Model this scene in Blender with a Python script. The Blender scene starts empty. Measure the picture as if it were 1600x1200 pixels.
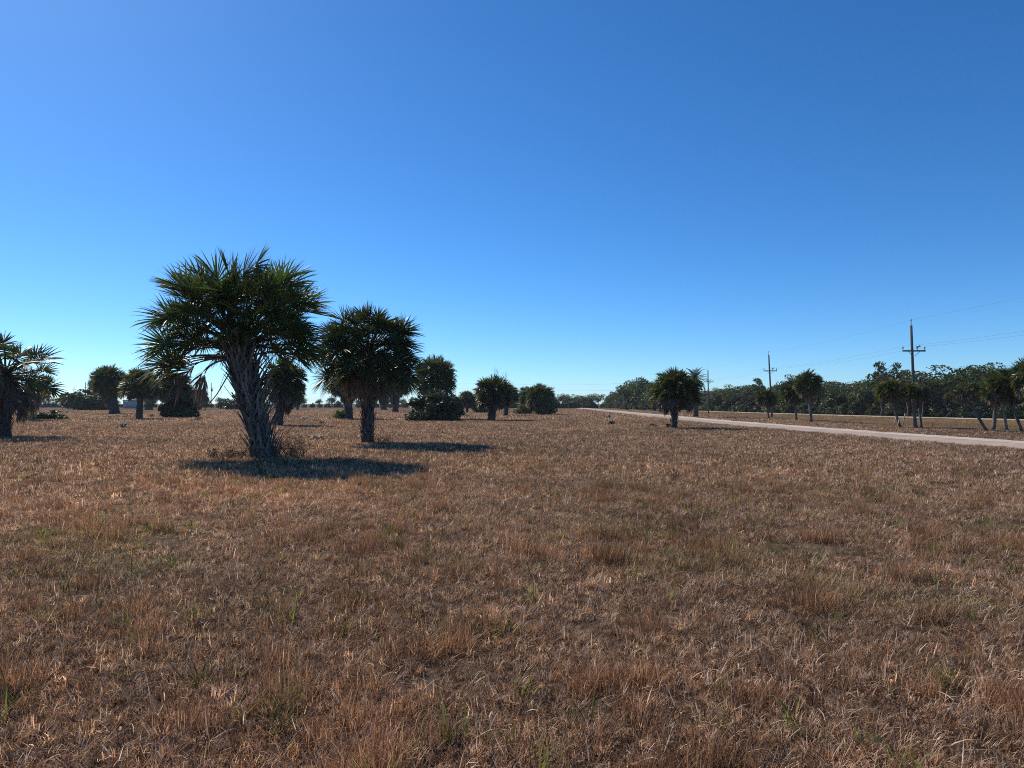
import bpy, math, random
import numpy as np
from mathutils import Vector, Matrix
R = math.radians
scene = bpy.context.scene
C = scene.collection

# ------------------------------------------------------------------ camera
EYE = 1.7
FPX = 1067.0            # focal length in photo pixels (1600 wide)
HOR = 630.0             # horizon row in the photo
cam_d = bpy.data.cameras.new('camera'); cam = bpy.data.objects.new('camera', cam_d); C.objects.link(cam)
cam_d.sensor_width = 36; cam_d.lens = 36 * FPX / 1600
cam_d.clip_end = 6000; cam_d.clip_start = 0.05
cam.location = (0, 0, EYE)
cam.rotation_euler = (R(90) + math.atan((HOR - 600) / FPX), 0, 0)
scene.camera = cam

# ------------------------------------------------------------------ light
SUN_EL, SUN_AZ = 42.0, -45.0     # azimuth from +Y, negative = to the left
w = bpy.data.worlds.new('World'); scene.world = w; w.use_nodes = True
nt = w.node_tree; nt.nodes.clear()
sky = nt.nodes.new('ShaderNodeTexSky'); sky.sky_type = 'NISHITA'; sky.sun_disc = False
sky.sun_elevation = R(SUN_EL); sky.sun_rotation = R(SUN_AZ)
sky.altitude = 0; sky.air_density = 0.75; sky.dust_density = 0.17; sky.ozone_density = 8.0
hs = nt.nodes.new('ShaderNodeHueSaturation'); hs.inputs['Saturation'].default_value = 1.14
bg = nt.nodes.new('ShaderNodeBackground'); bg.inputs['Strength'].default_value = 0.143
wo = nt.nodes.new('ShaderNodeOutputWorld')
nt.links.new(sky.outputs[0], hs.inputs['Color']); 
tintn = nt.nodes.new('ShaderNodeMix'); tintn.data_type = 'RGBA'; tintn.blend_type = 'MULTIPLY'; tintn.inputs[0].default_value = 1; tintn.inputs[7].default_value = (.84, .99, 1.02, 1)
nt.links.new(hs.outputs[0], tintn.inputs[6]); nt.links.new(tintn.outputs[2], bg.inputs[0]); nt.links.new(bg.outputs[0], wo.inputs[0])
sl = bpy.data.lights.new('sun', 'SUN'); so = bpy.data.objects.new('sun', sl); C.objects.link(so)
sl.energy = 5.0; sl.angle = R(0.53); sl.color = (1.0, 0.92, 0.80)
sd = Vector((math.sin(R(SUN_AZ)) * math.cos(R(SUN_EL)), math.cos(R(SUN_AZ)) * math.cos(R(SUN_EL)), math.sin(R(SUN_EL))))
so.rotation_euler = sd.to_track_quat('Z', 'Y').to_euler()
scene.view_settings.view_transform = 'Standard'; scene.view_settings.look = 'None'
scene.view_settings.exposure = 0.0; scene.view_settings.gamma = 1.0
scene.render.engine = 'CYCLES'; scene.cycles.use_denoising = False; scene.cycles.filter_width = 1.05
scene.cycles.max_bounces = 8; scene.cycles.transparent_max_bounces = 4; scene.cycles.sample_clamp_indirect = 4

# ------------------------------------------------------------------ helpers
def G(px, py):
    "ground point seen at a photo pixel"
    d = EYE * FPX / (py - HOR)
    return np.array([(px - 800) / FPX * d, d, 0.0])
def M_(npx, d): return npx * d / FPX

class MB:
    def __init__(s): s.v = []; s.f = []; s.c = []; s.n = 0
    def add(s, verts, faces, col):
        verts = np.asarray(verts, dtype=np.float64).reshape(-1, 3)
        s.v.append(verts); s.f.append([(tuple(int(i) + s.n for i in f)) for f in faces])
        col = np.asarray(col, dtype=np.float64)
        if col.ndim == 1: col = np.tile(col, (len(verts), 1))
        s.c.append(col); s.n += len(verts)
    def mesh(s, name):
        me = bpy.data.meshes.new(name)
        v = np.concatenate(s.v) if s.v else np.zeros((0, 3))
        faces = [f for fs in s.f for f in fs]
        lt = np.array([len(f) for f in faces], dtype=np.int32)
        ls = np.concatenate([[0], np.cumsum(lt)[:-1]]).astype(np.int32)
        li = np.fromiter((i for f in faces for i in f), dtype=np.int32)
        me.vertices.add(len(v)); me.vertices.foreach_set('co', v.astype(np.float32).ravel())
        me.loops.add(len(li)); me.loops.foreach_set('vertex_index', li)
        me.polygons.add(len(lt)); me.polygons.foreach_set('loop_start', ls); me.polygons.foreach_set('loop_total', lt)
        me.update(calc_edges=True)
        c = np.concatenate(s.c); a = me.color_attributes.new('Col', 'FLOAT_COLOR', 'POINT')
        rgba = np.ones((len(v), 4), dtype=np.float32); rgba[:, :3] = c
        a.data.foreach_set('color', rgba.ravel())
        return me
    def build(s, name, mat, parent=None, smooth=False):
        me = s.mesh(name); me.materials.append(mat)
        if smooth: me.polygons.foreach_set('use_smooth', np.ones(len(me.polygons), dtype=bool))
        return link(name, me, parent)

def link(name, me, parent=None):
    o = bpy.data.objects.new(name, me); C.objects.link(o)
    if parent is not None: o.parent = parent
    return o
def tag(o, label=None, cat=None, group=None, kind=None):
    if label: o['label'] = label
    if cat: o['category'] = cat
    if group: o['group'] = group
    if kind: o['kind'] = kind
    return o
def thing(name, label, cat, loc, rz=0, group=None):
    o = bpy.data.objects.new(name, None); C.objects.link(o)
    o.location = loc; o.rotation_euler = (0, 0, rz); o.empty_display_size = .2
    return tag(o, label, cat, group)
def copy_tree(o, parent=None):
    c = o.copy(); C.objects.link(c); c.parent = parent
    for ch in list(o.children): copy_tree(ch, c)
    return c

def nrm(a): return a / np.maximum(np.linalg.norm(a, axis=-1, keepdims=True), 1e-9)

def tube(mb, pts, rad, col, n=8, cap=True, rng=None, rough=0.0):
    pts = np.asarray(pts, float); m = len(pts); rad = np.broadcast_to(np.asarray(rad, float), (m,))
    t = nrm(np.gradient(pts, axis=0))
    ref = np.array([1.0, 0.07, 0.03]) if abs(t[0][0]) < .8 else np.array([0.02, 1.0, 0.05])
    a = nrm(np.cross(t, ref)); b = np.cross(t, a)
    th = np.arange(n) / n * 2 * math.pi
    ring = (a[:, None, :] * np.cos(th)[None, :, None] + b[:, None, :] * np.sin(th)[None, :, None])
    rr = rad[:, None, None]
    if rng is not None and rough: rr = rr * (1 + rng.normal(0, rough, (m, n, 1)))
    v = (pts[:, None, :] + ring * rr).reshape(-1, 3)
    f = []
    for i in range(m - 1):
        for j in range(n):
            k = (j + 1) % n
            f.append((i * n + j, i * n + k, (i + 1) * n + k, (i + 1) * n + j))
    if cap: f.append(tuple(range((m - 1) * n, m * n))); f.append(tuple(reversed(range(n))))
    if isinstance(col, np.ndarray) and col.ndim == 2 and len(col) == m: col = np.repeat(col, n, axis=0)
    mb.add(v, f, col)

def box(mb, c, s, col, rot=None):
    x, y, z = np.array(s) / 2
    v = np.array([(sx * x, sy * y, sz * z) for sx in (-1, 1) for sy in (-1, 1) for sz in (-1, 1)])
    if rot is not None: v = v @ np.array(rot).T
    mb.add(v + np.array(c), [(0, 1, 3, 2), (4, 6, 7, 5), (0, 4, 5, 1), (2, 3, 7, 6), (0, 2, 6, 4), (1, 5, 7, 3)], col)

def strips(mb, P, W, col):
    """P (n,k,3) centre lines, W (n,k,3) half-width vectors (last one zero -> a point)"""
    n, k, _ = P.shape
    L = P - W; Rr = P + W
    V = np.stack([L, Rr], axis=2).reshape(n, k * 2, 3)
    base = np.arange(n)[:, None] * (k * 2)
    f = []
    for s in range(k - 1):
        q = np.stack([base[:, 0] + 2 * s, base[:, 0] + 2 * s + 1, base[:, 0] + 2 * s + 3, base[:, 0] + 2 * s + 2], axis=1)
        if s == k - 2: q = q[:, :3]
        f += [tuple(r) for r in q.tolist()]
    col = np.asarray(col, float)
    if col.ndim == 1: cc = np.tile(col, (n * k * 2, 1))
    elif col.ndim == 2: cc = np.repeat(col, k * 2, axis=0)
    else: cc = np.repeat(col, 2, axis=1).reshape(-1, 3)
    mb.add(V.reshape(-1, 3), f, cc)

# ------------------------------------------------------------------ materials
def new_mat(name):
    m = bpy.data.materials.new(name); m.use_nodes = True
    return m, m.node_tree, m.node_tree.nodes['Principled BSDF']
def leaf_mat(name, trans=0.35, rough=0.45, spec=0.4, tint=False, warm=(1.15, 1.1, .6)):
    m, t, p = new_mat(name)
    at = t.nodes.new('ShaderNodeAttribute'); at.attribute_name = 'Col'
    col = at.outputs['Color']
    if tint:
        ti = t.nodes.new('ShaderNodeAttribute'); ti.attribute_type = 'INSTANCER'; ti.attribute_name = 'tint'
        mx = t.nodes.new('ShaderNodeMix'); mx.data_type = 'RGBA'; mx.blend_type = 'MULTIPLY'; mx.inputs[0].default_value = 1
        t.links.new(col, mx.inputs[6]); t.links.new(ti.outputs['Color'], mx.inputs[7]); col = mx.outputs[2]
    else:
        oi = t.nodes.new('ShaderNodeObjectInfo'); hv = t.nodes.new('ShaderNodeHueSaturation')
        mr = t.nodes.new('ShaderNodeMapRange'); mr.inputs[3].default_value = .75; mr.inputs[4].default_value = 1.3
        t.links.new(oi.outputs['Random'], mr.inputs[0]); t.links.new(mr.outputs[0], hv.inputs['Value'])
        t.links.new(col, hv.inputs['Color']); col = hv.outputs[0]
    t.links.new(col, p.inputs['Base Color'])
    p.inputs['Roughness'].default_value = rough; p.inputs['Specular IOR Level'].default_value = spec
    tr = t.nodes.new('ShaderNodeBsdfTranslucent'); ms = t.nodes.new('ShaderNodeMixShader'); ms.inputs[0].default_value = trans
    wm = t.nodes.new('ShaderNodeMix'); wm.data_type = 'RGBA'; wm.blend_type = 'MULTIPLY'; wm.inputs[0].default_value = 1
    wm.inputs[7].default_value = (*warm, 1)
    t.links.new(col, wm.inputs[6]); t.links.new(wm.outputs[2], tr.inputs[0])
    t.links.new(p.outputs[0], ms.inputs[1]); t.links.new(tr.outputs[0], ms.inputs[2])
    t.links.new(ms.outputs[0], t.nodes['Material Output'].inputs[0])
    return m
def rough_mat(name, rough=.85, scale=12, lo=.65, hi=1.25, spec=.2, bump=.3):
    m, t, p = new_mat(name)
    at = t.nodes.new('ShaderNodeAttribute'); at.attribute_name = 'Col'
    tc = t.nodes.new('ShaderNodeTexCoord'); nz = t.nodes.new('ShaderNodeTexNoise'); nz.inputs['Scale'].default_value = scale
    nz.inputs['Detail'].default_value = 6
    mr = t.nodes.new('ShaderNodeMapRange'); mr.inputs[1].default_value = .3; mr.inputs[2].default_value = .7
    mr.inputs[3].default_value = lo; mr.inputs[4].default_value = hi
    mx = t.nodes.new('ShaderNodeMix'); mx.data_type = 'RGBA'; mx.blend_type = 'MULTIPLY'; mx.inputs[0].default_value = 1
    t.links.new(tc.outputs['Object'], nz.inputs['Vector']); t.links.new(nz.outputs[0], mr.inputs[0])
    t.links.new(at.outputs['Color'], mx.inputs[6]); t.links.new(mr.outputs[0], mx.inputs[7])
    t.links.new(mx.outputs[2], p.inputs['Base Color'])
    bp = t.nodes.new('ShaderNodeBump'); bp.inputs['Strength'].default_value = bump; bp.inputs['Distance'].default_value = .02
    t.links.new(nz.outputs[0], bp.inputs['Height']); t.links.new(bp.outputs[0], p.inputs['Normal'])
    p.inputs['Roughness'].default_value = rough; p.inputs['Specular IOR Level'].default_value = spec
    return m
M_FROND = leaf_mat('palm_leaf', .30, .42, .40)
M_DEAD = leaf_mat('dead_leaf', .2, .8, .1, warm=(1.1, 1, .9))
M_LEAF = leaf_mat('tree_leaf', .33, .5, .35)
M_GRASS = leaf_mat('grass_blade', .45, .6, .15, tint=True, warm=(1.15, 1.0, .8))
M_BARK = rough_mat('bark', .9, 9, .55, 1.3)
M_WOOD = rough_mat('weathered_wood', .85, 6, .7, 1.2)
M_PAINT = rough_mat('old_paint', .6, 4, .85, 1.08, .4, .05)
M_METAL = rough_mat('dull_metal', .5, 5, .8, 1.1, .5, .05)

# ------------------------------------------------------------------ ground
def road_near(y):
    return np.interp(y, [-60, 0, 20, 40, 65, 113, 195, 320, 600], [24.5, 20.4, 18.9, 17.2, 16.4, 17.6, 20.0, 24.5, 36])
ROAD_W = 4.7
def road2_near(y):
    return np.interp(y, [-60, 20, 67, 88, 139, 190, 600], [66, 59, 50.2, 44.6, 39, 34.5, 30])

def ground_mat():
    m, t, p = new_mat('dry_field')
    N = t.nodes.new; Lk = t.links.new
    geo = N('ShaderNodeNewGeometry')
    def noise(scale, det=5):
        n = N('ShaderNodeTexNoise'); n.inputs['Scale'].default_value = scale; n.inputs['Detail'].default_value = det
        n.inputs['Roughness'].default_value = .65; Lk(geo.outputs['Position'], n.inputs['Vector']); return n.outputs[0]
    def ramp(f, stops):
        r = N('ShaderNodeValToRGB'); e = r.color_ramp.elements
        while len(e) < len(stops): e.new(.5)
        for i, (pos, c) in enumerate(stops): e[i].position = pos; e[i].color = (*c, 1)
        Lk(f, r.inputs[0]); return r.outputs[0]
    def mix(a, b, f, mode='MIX'):
        x = N('ShaderNodeMix'); x.data_type = 'RGBA'; x.blend_type = mode
        if isinstance(f, float): x.inputs[0].default_value = f
        else: Lk(f, x.inputs[0])
        Lk(a, x.inputs[6]); Lk(b, x.inputs[7]); return x.outputs[2]
    base = ramp(noise(.09, 6), [(.32, (.085, .054, .033)), (.5, (.13, .088, .055)), (.68, (.165, .117, .075))])
    fine = ramp(noise(9, 8), [(.3, (.35, .33, .32)), (.5, (.9, .9, .9)), (.7, (1.7, 1.65, 1.6))])
    c = mix(base, fine, 1.0, 'MULTIPLY')
    sep = N('ShaderNodeSeparateXYZ'); Lk(geo.outputs['Position'], sep.inputs[0])
    # bare, short-mown green-yellow grass beyond the road
    ad = N('ShaderNodeMath'); ad.operation = 'MULTIPLY_ADD'; Lk(noise(.25, 4), ad.inputs[0]); ad.inputs[1].default_value = 5.0
    Lk(sep.outputs[0], ad.inputs[2])
    mr = N('ShaderNodeMapRange'); mr.inputs[1].default_value = 30; mr.inputs[2].default_value = 34; Lk(ad.outputs[0], mr.inputs[0])
    green = ramp(noise(.35, 6), [(.35, (.15, .112, .053)), (.55, (.20, .142, .08)), (.7, (.22, .15, .094))])
    green = mix(green, fine, .6, 'MULTIPLY')
    c = mix(c, green, mr.outputs[0])
    Lk(c, p.inputs['Base Color']); p.inputs['Roughness'].default_value = 1; p.inputs['Specular IOR Level'].default_value = .05
    bp = N('ShaderNodeBump'); bp.inputs['Strength'].default_value = .8; bp.inputs['Distance'].default_value = .12
    Lk(noise(6, 8), bp.inputs['Height']); Lk(bp.outputs[0], p.inputs['Normal'])
    return m
mb = MB()
mb.add([(-1000, -120, 0), (1000, -120, 0), (1000, 1400, 0), (-1000, 1400, 0)], [(0, 1, 2, 3)], (.1, .07, .05))
tag(mb.build('ground', ground_mat()), kind='structure')

def road_mat(name, tone):
    m, t, p = new_mat(name); N = t.nodes.new; Lk = t.links.new
    geo = N('ShaderNodeNewGeometry'); at = N('ShaderNodeAttribute'); at.attribute_name = 'Col'
    n1 = N('ShaderNodeTexNoise'); n1.inputs['Scale'].default_value = .6; n1.inputs['Detail'].default_value = 8; Lk(geo.outputs['Position'], n1.inputs['Vector'])
    n2 = N('ShaderNodeTexNoise'); n2.inputs['Scale'].default_value = 60; n2.inputs['Detail'].default_value = 3; Lk(geo.outputs['Position'], n2.inputs['Vector'])
    mr = N('ShaderNodeMapRange'); mr.inputs[1].default_value = .3; mr.inputs[2].default_value = .7; mr.inputs[3].default_value = .8; mr.inputs[4].default_value = 1.15; Lk(n1.outputs[0], mr.inputs[0])
    mr2 = N('ShaderNodeMapRange'); mr2.inputs[3].default_value = .8; mr2.inputs[4].default_value = 1.2; Lk(n2.outputs[0], mr2.inputs[0])
    mm = N('ShaderNodeMath'); mm.operation = 'MULTIPLY'; Lk(mr.outputs[0], mm.inputs[0]); Lk(mr2.outputs[0], mm.inputs[1])
    mx = N('ShaderNodeMix'); mx.data_type = 'RGBA'; mx.blend_type = 'MULTIPLY'; mx.inputs[0].default_value = 1
    Lk(at.outputs['Color'], mx.inputs[6]); Lk(mm.outputs[0], mx.inputs[7]); Lk(mx.outputs[2], p.inputs['Base Color'])
    p.inputs['Roughness'].default_value = .8; p.inputs['Specular IOR Level'].default_value = .25
    return m
def road(name, fn, width, cols, z, y0=-60, y1=600):
    mb = MB(); ys = np.concatenate([np.linspace(y0, 15, 60), np.linspace(15.3, 130, 420), np.linspace(131, y1, 120)]); rg = np.random.default_rng(3)
    e = fn(ys); e = np.convolve(np.pad(e, 4, 'edge'), np.ones(9) / 9, 'valid'); jl = np.convolve(rg.normal(0, .30, len(ys)), np.ones(4) / 4, 'same'); jr = np.convolve(rg.normal(0, .25, len(ys)), np.ones(4) / 4, 'same')
    fr = [0, .05, .45, .475, .50, .95, 1]; n = len(fr)
    rows = []; rc = []
    for i, y in enumerate(ys):
        for j, f in enumerate(fr):
            rows.append((e[i] + f * width + (jl[i] if j <= 1 else jr[i] if j >= n - 2 else 0), y, z + .05 * (1 - (2 * f - 1) ** 2) - .02 * (j in (0, n - 1)))); rc.append(cols[j])
    f = [(i * n + j, i * n + j + 1, (i + 1) * n + j + 1, (i + 1) * n + j) for i in range(len(ys) - 1) for j in range(n - 1)]
    mb.add(rows, f, np.array(rc)); return tag(mb.build(name, road_mat(name, 0), smooth=True), kind='structure')
pink = (.39, .295, .225); pale = (.53, .445, .355); seam = (.20, .15, .115); edge = (.30, .225, .155)
road('road', road_near, ROAD_W, [edge, pink, pink, seam, pale, pale, edge], .03)
road('side_road', road2_near, 3.2, [(.42, .36, .27)] * 7, .03)

# ------------------------------------------------------------------ palms
def frond(mb, rng, origin, az, elev, Lp, Ll, n, segs, dead, petiole=True, wmul=1.0, fold=.3, green=None):
    "one fan leaf: arching stalk, costa and drooping leaflets"
    out = np.array([math.cos(az), math.sin(az), 0.0]); up = np.array([0, 0, 1.0]); side = np.array([-math.sin(az), math.cos(az), 0.0])
    K = 6; pos = np.array(origin, float); e = elev; pts = [pos.copy()]
    bend = (.20 if not dead else .5) * rng.uniform(.6, 1.4) * max(0.15, math.cos(elev) + .1)
    for k in range(K):
        d = out * math.cos(e) + up * math.sin(e)
        pos = pos + d * Lp / K; pts.append(pos.copy()); e = max(e - bend / K * (1 + k * .3), -R(88))
    pts = np.array(pts)
    if dead: pc = np.array([.17, .125, .09]) * rng.uniform(.7, 1.25)
    else: pc = np.array([.075, .085, .03]) * rng.uniform(.8, 1.2)
    if petiole: tube(mb, pts, np.linspace(.028, .013, K + 1) * wmul, pc, 4, False)
    costa = []; ce = e; cp = pos.copy(); Lc = Ll * .42
    for k in range(7):
        costa.append((cp.copy(), ce)); d = out * math.cos(ce) + up * math.sin(ce); cp = cp + d * Lc / 6; ce = max(ce - (.085 if not dead else .09), -R(92))
    roll = rng.normal(0, .70); fold = fold * rng.uniform(.8, 2.4); 
    i = np.linspace(-1, 1, n) + rng.normal(0, .012, n); ai = np.abs(i)
    s = np.clip(1 - ai, 0, 1) ** .8 * 6; k0 = np.clip(s.astype(int), 0, 5); fr = s - k0
    cpos = np.array([c[0] for c in costa]); cel = np.array([c[1] for c in costa])
    bp = cpos[k0] * (1 - fr)[:, None] + cpos[k0 + 1] * fr[:, None]; be = cel[k0] * (1 - fr) + cel[k0 + 1] * fr
    spread = R(122) if not dead else R(rng.uniform(45, 85))
    phi = i * spread
    T = out[None] * np.cos(be)[:, None] + up[None] * np.sin(be)[:, None]
    U = -out[None] * np.sin(be)[:, None] + up[None] * np.cos(be)[:, None]
    S = side[None] * math.cos(roll) + U * math.sin(roll); U2 = U * math.cos(roll) - side[None] * math.sin(roll)
    D = T * np.cos(phi)[:, None] + S * np.sin(phi)[:, None] + U2 * (fold * np.abs(np.sin(phi)))[:, None]
    D = nrm(D + rng.normal(0, .05, D.shape))
    ln = Ll * (1 - .28 * ai ** 2) * rng.uniform(.84, 1.06, n)
    wprof = np.interp(np.linspace(0, 1, segs + 1), [0, .35, .7, 1], [.35, 1, .6, 0])
    wmax = .021 * wmul * rng.uniform(.8, 1.2, n)
    P = [bp]; W = []; d = D.copy(); tw = rng.normal(0, .45, n)
    g = (.19 if not dead else .5) * rng.uniform(.5, 1.7)
    for k in range(segs + 1):
        wd = nrm(np.cross(d, U2)); nn = np.cross(wd, d)
        wd = wd * np.cos(tw)[:, None] + nn * np.sin(tw)[:, None]
        W.append(wd * (wmax * wprof[k])[:, None])
        if k < segs:
            P.append(P[-1] + d * (ln / segs)[:, None])
            d = nrm(d + np.array([0, 0, -1.0]) * (g * ((k + 1) / segs) ** 2.2 * rng.uniform(.5, 1.5, n))[:, None])
    P = np.stack(P, 1); W = np.stack(W, 1)
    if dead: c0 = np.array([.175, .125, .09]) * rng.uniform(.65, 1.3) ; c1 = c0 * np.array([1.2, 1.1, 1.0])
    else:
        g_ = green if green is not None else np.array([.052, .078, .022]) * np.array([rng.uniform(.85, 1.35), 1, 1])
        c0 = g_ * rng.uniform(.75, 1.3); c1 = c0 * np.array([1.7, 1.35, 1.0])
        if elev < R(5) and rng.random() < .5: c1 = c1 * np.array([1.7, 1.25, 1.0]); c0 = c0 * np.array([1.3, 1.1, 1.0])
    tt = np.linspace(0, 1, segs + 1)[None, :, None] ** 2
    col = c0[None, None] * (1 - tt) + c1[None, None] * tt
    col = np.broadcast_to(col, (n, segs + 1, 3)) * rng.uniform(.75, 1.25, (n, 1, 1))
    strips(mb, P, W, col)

def crown_mb(rng, n, leaflets, segs, rad=1.0, emin=-26, emax=86, wmul=1.0, origin_up=0.0, dry=0.06, tophole=0):
    mb = MB()
    for k in range(n):
        u = (k + .5) / n
        elev = math.asin(math.sin(R(emax)) + (math.sin(R(emin)) - math.sin(R(emax))) * u) + rng.normal(0, .12)
        az = k * 2.39996 + rng.normal(0, .18)
        rr = rad * rng.uniform(.9, 1.06)
        Ll = rr * rng.uniform(.33, .42); Lp = (rr - Ll) * (rng.uniform(.9, 1.05) if k % 3 else rng.uniform(.5, .85)) * (.9 if u < .12 else 1)
        o = np.array([math.cos(az), math.sin(az), 0]) * .04 * rad + np.array([0, 0, (.5 - u) * .22 * rad + origin_up])
        frond(mb, rng, o, az, elev, Lp, Ll, leaflets, segs, rng.random() < dry * (2.5 if u > .7 else .2), wmul=wmul)
    return mb
def skirt_mb(rng, n, leaflets, segs, rad=1.0, wmul=1.0):
    mb = MB()
    for k in range(n):
        az = k * 2.39996 + rng.normal(0, .2); elev = R(rng.uniform(-66, -22))
        rr = rad * rng.uniform(.7, .95)
        frond(mb, rng, np.array([math.cos(az) * .06, math.sin(az) * .06, -.10 - .18 * rng.random()]) * rad, az, elev, rr * .52, rr * .40, leaflets, segs, True, wmul=wmul)
    return mb

def trunk_mb(rng, path, radii, boots=0, blen=.35, bw=.05, angle=28, col=(.16, .14, .125), z0=.0, z1=1.0, grow=1.0):
    mb = MB(); path = np.asarray(path, float); radii = np.asarray(radii, float); m = len(path)
    col = np.array(col)
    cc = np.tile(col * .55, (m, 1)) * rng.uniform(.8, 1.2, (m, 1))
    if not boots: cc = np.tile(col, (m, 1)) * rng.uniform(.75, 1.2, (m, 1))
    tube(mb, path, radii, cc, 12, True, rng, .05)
    s = np.linspace(0, 1, m)
    for k in range(boots):
        u = z0 + (z1 - z0) * (k + rng.random()) / boots
        c = np.array([np.interp(u, s, path[:, j]) for j in range(3)]); r = np.interp(u, s, radii)
        az = k * 2.39996 + rng.normal(0, .12)
        o = np.array([math.cos(az), math.sin(az), 0]); tg = np.array([-math.sin(az), math.cos(az), 0])
        L = blen * (1 + (grow - 1) * u) * rng.uniform(.7, 1.25); a = R(angle * rng.uniform(.6, 1.5))
        skew = rng.normal(0, .16)
        d = nrm(o * math.sin(a) + np.array([0, 0, 1.0]) * math.cos(a) + tg * skew)
        bc = col * rng.uniform(.6, 1.35) * np.array([1, rng.uniform(.96, 1.02), rng.uniform(.92, 1.02)])
        apex = c + o * (r * .95) + d * L * .38 + o * .02
        for sgn in (-1, 1):                              # two feet of a split leaf base
            foot = c + o * (r * .88) + tg * sgn * min(r * .55, bw * 2.6) - np.array([0, 0, L * .1])
            P = np.array([[foot, (foot + apex) / 2 + o * .025, apex]]); Wv = np.stack([tg * bw * .55, tg * bw * .5, tg * bw * .40])[None]
            nrm_o = o[None, None] * bw * .22
            for P2 in (P,):
                L_ = P2 - Wv; R_ = P2 + Wv; T_ = P2 + nrm_o
                v = np.concatenate([L_[0], T_[0], R_[0]]); mb.add(v, [(0, 3, 4, 1), (1, 4, 5, 2), (3, 6, 7, 4), (4, 7, 8, 5)], bc)
        t = np.linspace(0, 1, 4)[:, None]
        bend = o[None] * (t ** 2) * L * .10 * rng.uniform(-.6, 1.6)
        P = apex[None] + d[None] * (t * L * .75) - d[None] * .03 + bend
        wv = np.interp(t[:, 0], [0, .5, 1], [.55, .40, rng.uniform(.08, .35)])[:, None] * bw * tg[None]
        L_ = P - wv; R_ = P + wv; T_ = P + o[None] * bw * .25
        v = np.concatenate([L_, T_, R_]); q = 4
        f = []
        for j in range(3): f += [(j, q + j, q + j + 1, j + 1), (q + j, 2 * q + j, 2 * q + j + 1, q + j + 1)]
        mb.add(v, f, bc)
    return mb

# ---- shared crowns for palms of the middle and far distance (unit radius)
CR = []
for k in range(5):
    rg = np.random.default_rng(100 + k)
    CR.append(crown_mb(rg, 112 + 4 * k, 26, 4, 1.0, emin=-16 - 5 * k, wmul=1.1, dry=.12 + .07 * (k % 3)).mesh('crown'))
CRD = []
for k in range(2):
    rg = np.random.default_rng(150 + k); CRD.append(crown_mb(rg, 58, 24, 4, 1.0, emin=-34, wmul=.8, dry=.6).mesh('crown'))
SK = []
for k in range(3):
    rg = np.random.default_rng(200 + k); SK.append(skirt_mb(rg, 34, 20, 4, 1.0, wmul=1.2).mesh('dead_fronds'))
for me in CR + CRD: me.materials.append(M_FROND)
for me in SK: me.materials.append(M_DEAD)

pcount = [0]
def palm(label, bx, by, top, x0, x1, oy, tw, sk=0, ox=None, dry=False, boots=26, group='cabbage palms of the field', skr=.8, curve=0.0, y=None, blen=.30, tcol=(.15, .13, .115)):
    pcount[0] += 1; k = pcount[0]; rg = np.random.default_rng(1000 + k)
    g = G(bx, by if y is None else y); d = g[1]
    ox = (x0 + x1) / 2 if ox is None else ox
    root = thing('palm_tree', label, 'palm', g, 0, group)
    hz = M_(by - oy, d); dx = M_(ox - bx, d); r = M_(tw, d) * .9
    t = np.linspace(0, 1, 9)
    path = np.stack([dx * (t + curve * np.sin(t * math.pi)), .0 * t, hz * 1.02 * t - .05], 1)
    rad = r * np.interp(t, [0, .12, .5, 1], [1.25, 1.0, .95, .9]) * np.ones(9)
    trunk_mb(rg, path, rad, boots, blen, max(.035, r * .35), 24, z0=.15, z1=.98, col=tcol).build('trunk', M_BARK, root)
    me = (CRD[k % 2] if dry else CR[k % 5]); c = link('crown', me, root)
    hw = M_((x1 - x0) / 2, d) * 1.04; zz = M_(oy - top, d) * .98
    c.location = (dx, 0, hz); c.scale = (hw * rg.uniform(.95, 1.05), hw * rg.uniform(.9, 1.1), zz); c.rotation_euler = (rg.normal(0, .1), rg.normal(0, .1), rg.uniform(0, 6.28))
    if sk:
        s_ = link('dead_fronds', SK[k % 3], root); s_.location = (dx, 0, hz + zz * .05)
        zs = M_(sk - oy, d) * .84; s_.scale = (hw * skr, hw * skr, max(zs, .3)); s_.rotation_euler = (0, 0, rg.uniform(0, 6.28))
    return root

# ---- the big leaning palm in front
gb = G(416, 716); db = gb[1]
big = thing('palm_tree', 'largest palm of the field, leaning left, its trunk thick with splayed dead leaf bases', 'palm', gb, 0, 'cabbage palms of the field')
rg = np.random.default_rng(5)
t = np.linspace(0, 1, 12); hb = 3.5
px_ = np.interp(t, [0, .25, .5, .75, 1], [0, -.22, -.47, -.69, -.86])
path = np.stack([px_, 0 * t, hb * t - .05], 1)
rad = np.interp(t, [0, .08, .3, .6, .85, 1], [.37, .28, .27, .30, .31, .26])
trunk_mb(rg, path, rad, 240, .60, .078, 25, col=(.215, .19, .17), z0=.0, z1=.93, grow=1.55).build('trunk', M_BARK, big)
mbc = MB(); rg = np.random.default_rng(7)
top = np.array([px_[-1], 0, hb])
n = 116
for k in range(n):
    u = (k + .5) / n; elev = math.asin(.996 - .78 * u) + rg.normal(0, .09); az = k * 2.39996 + rg.normal(0, .2)
    rr = 2.66 * rg.uniform(.88, 1.05) * (1.05 if u < .45 else 1)
    Ll = rr * rg.uniform(.31, .38); Lp = (rr - Ll) * (rg.uniform(.88, 1.04) if k % 3 else rg.uniform(.5, .85))
    o = top + np.array([math.cos(az) * .16, math.sin(az) * .16, .3 - .45 * u])
    frond(mbc, rg, o, az, elev, Lp, Ll, 44, 5, False, wmul=1.2)
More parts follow.
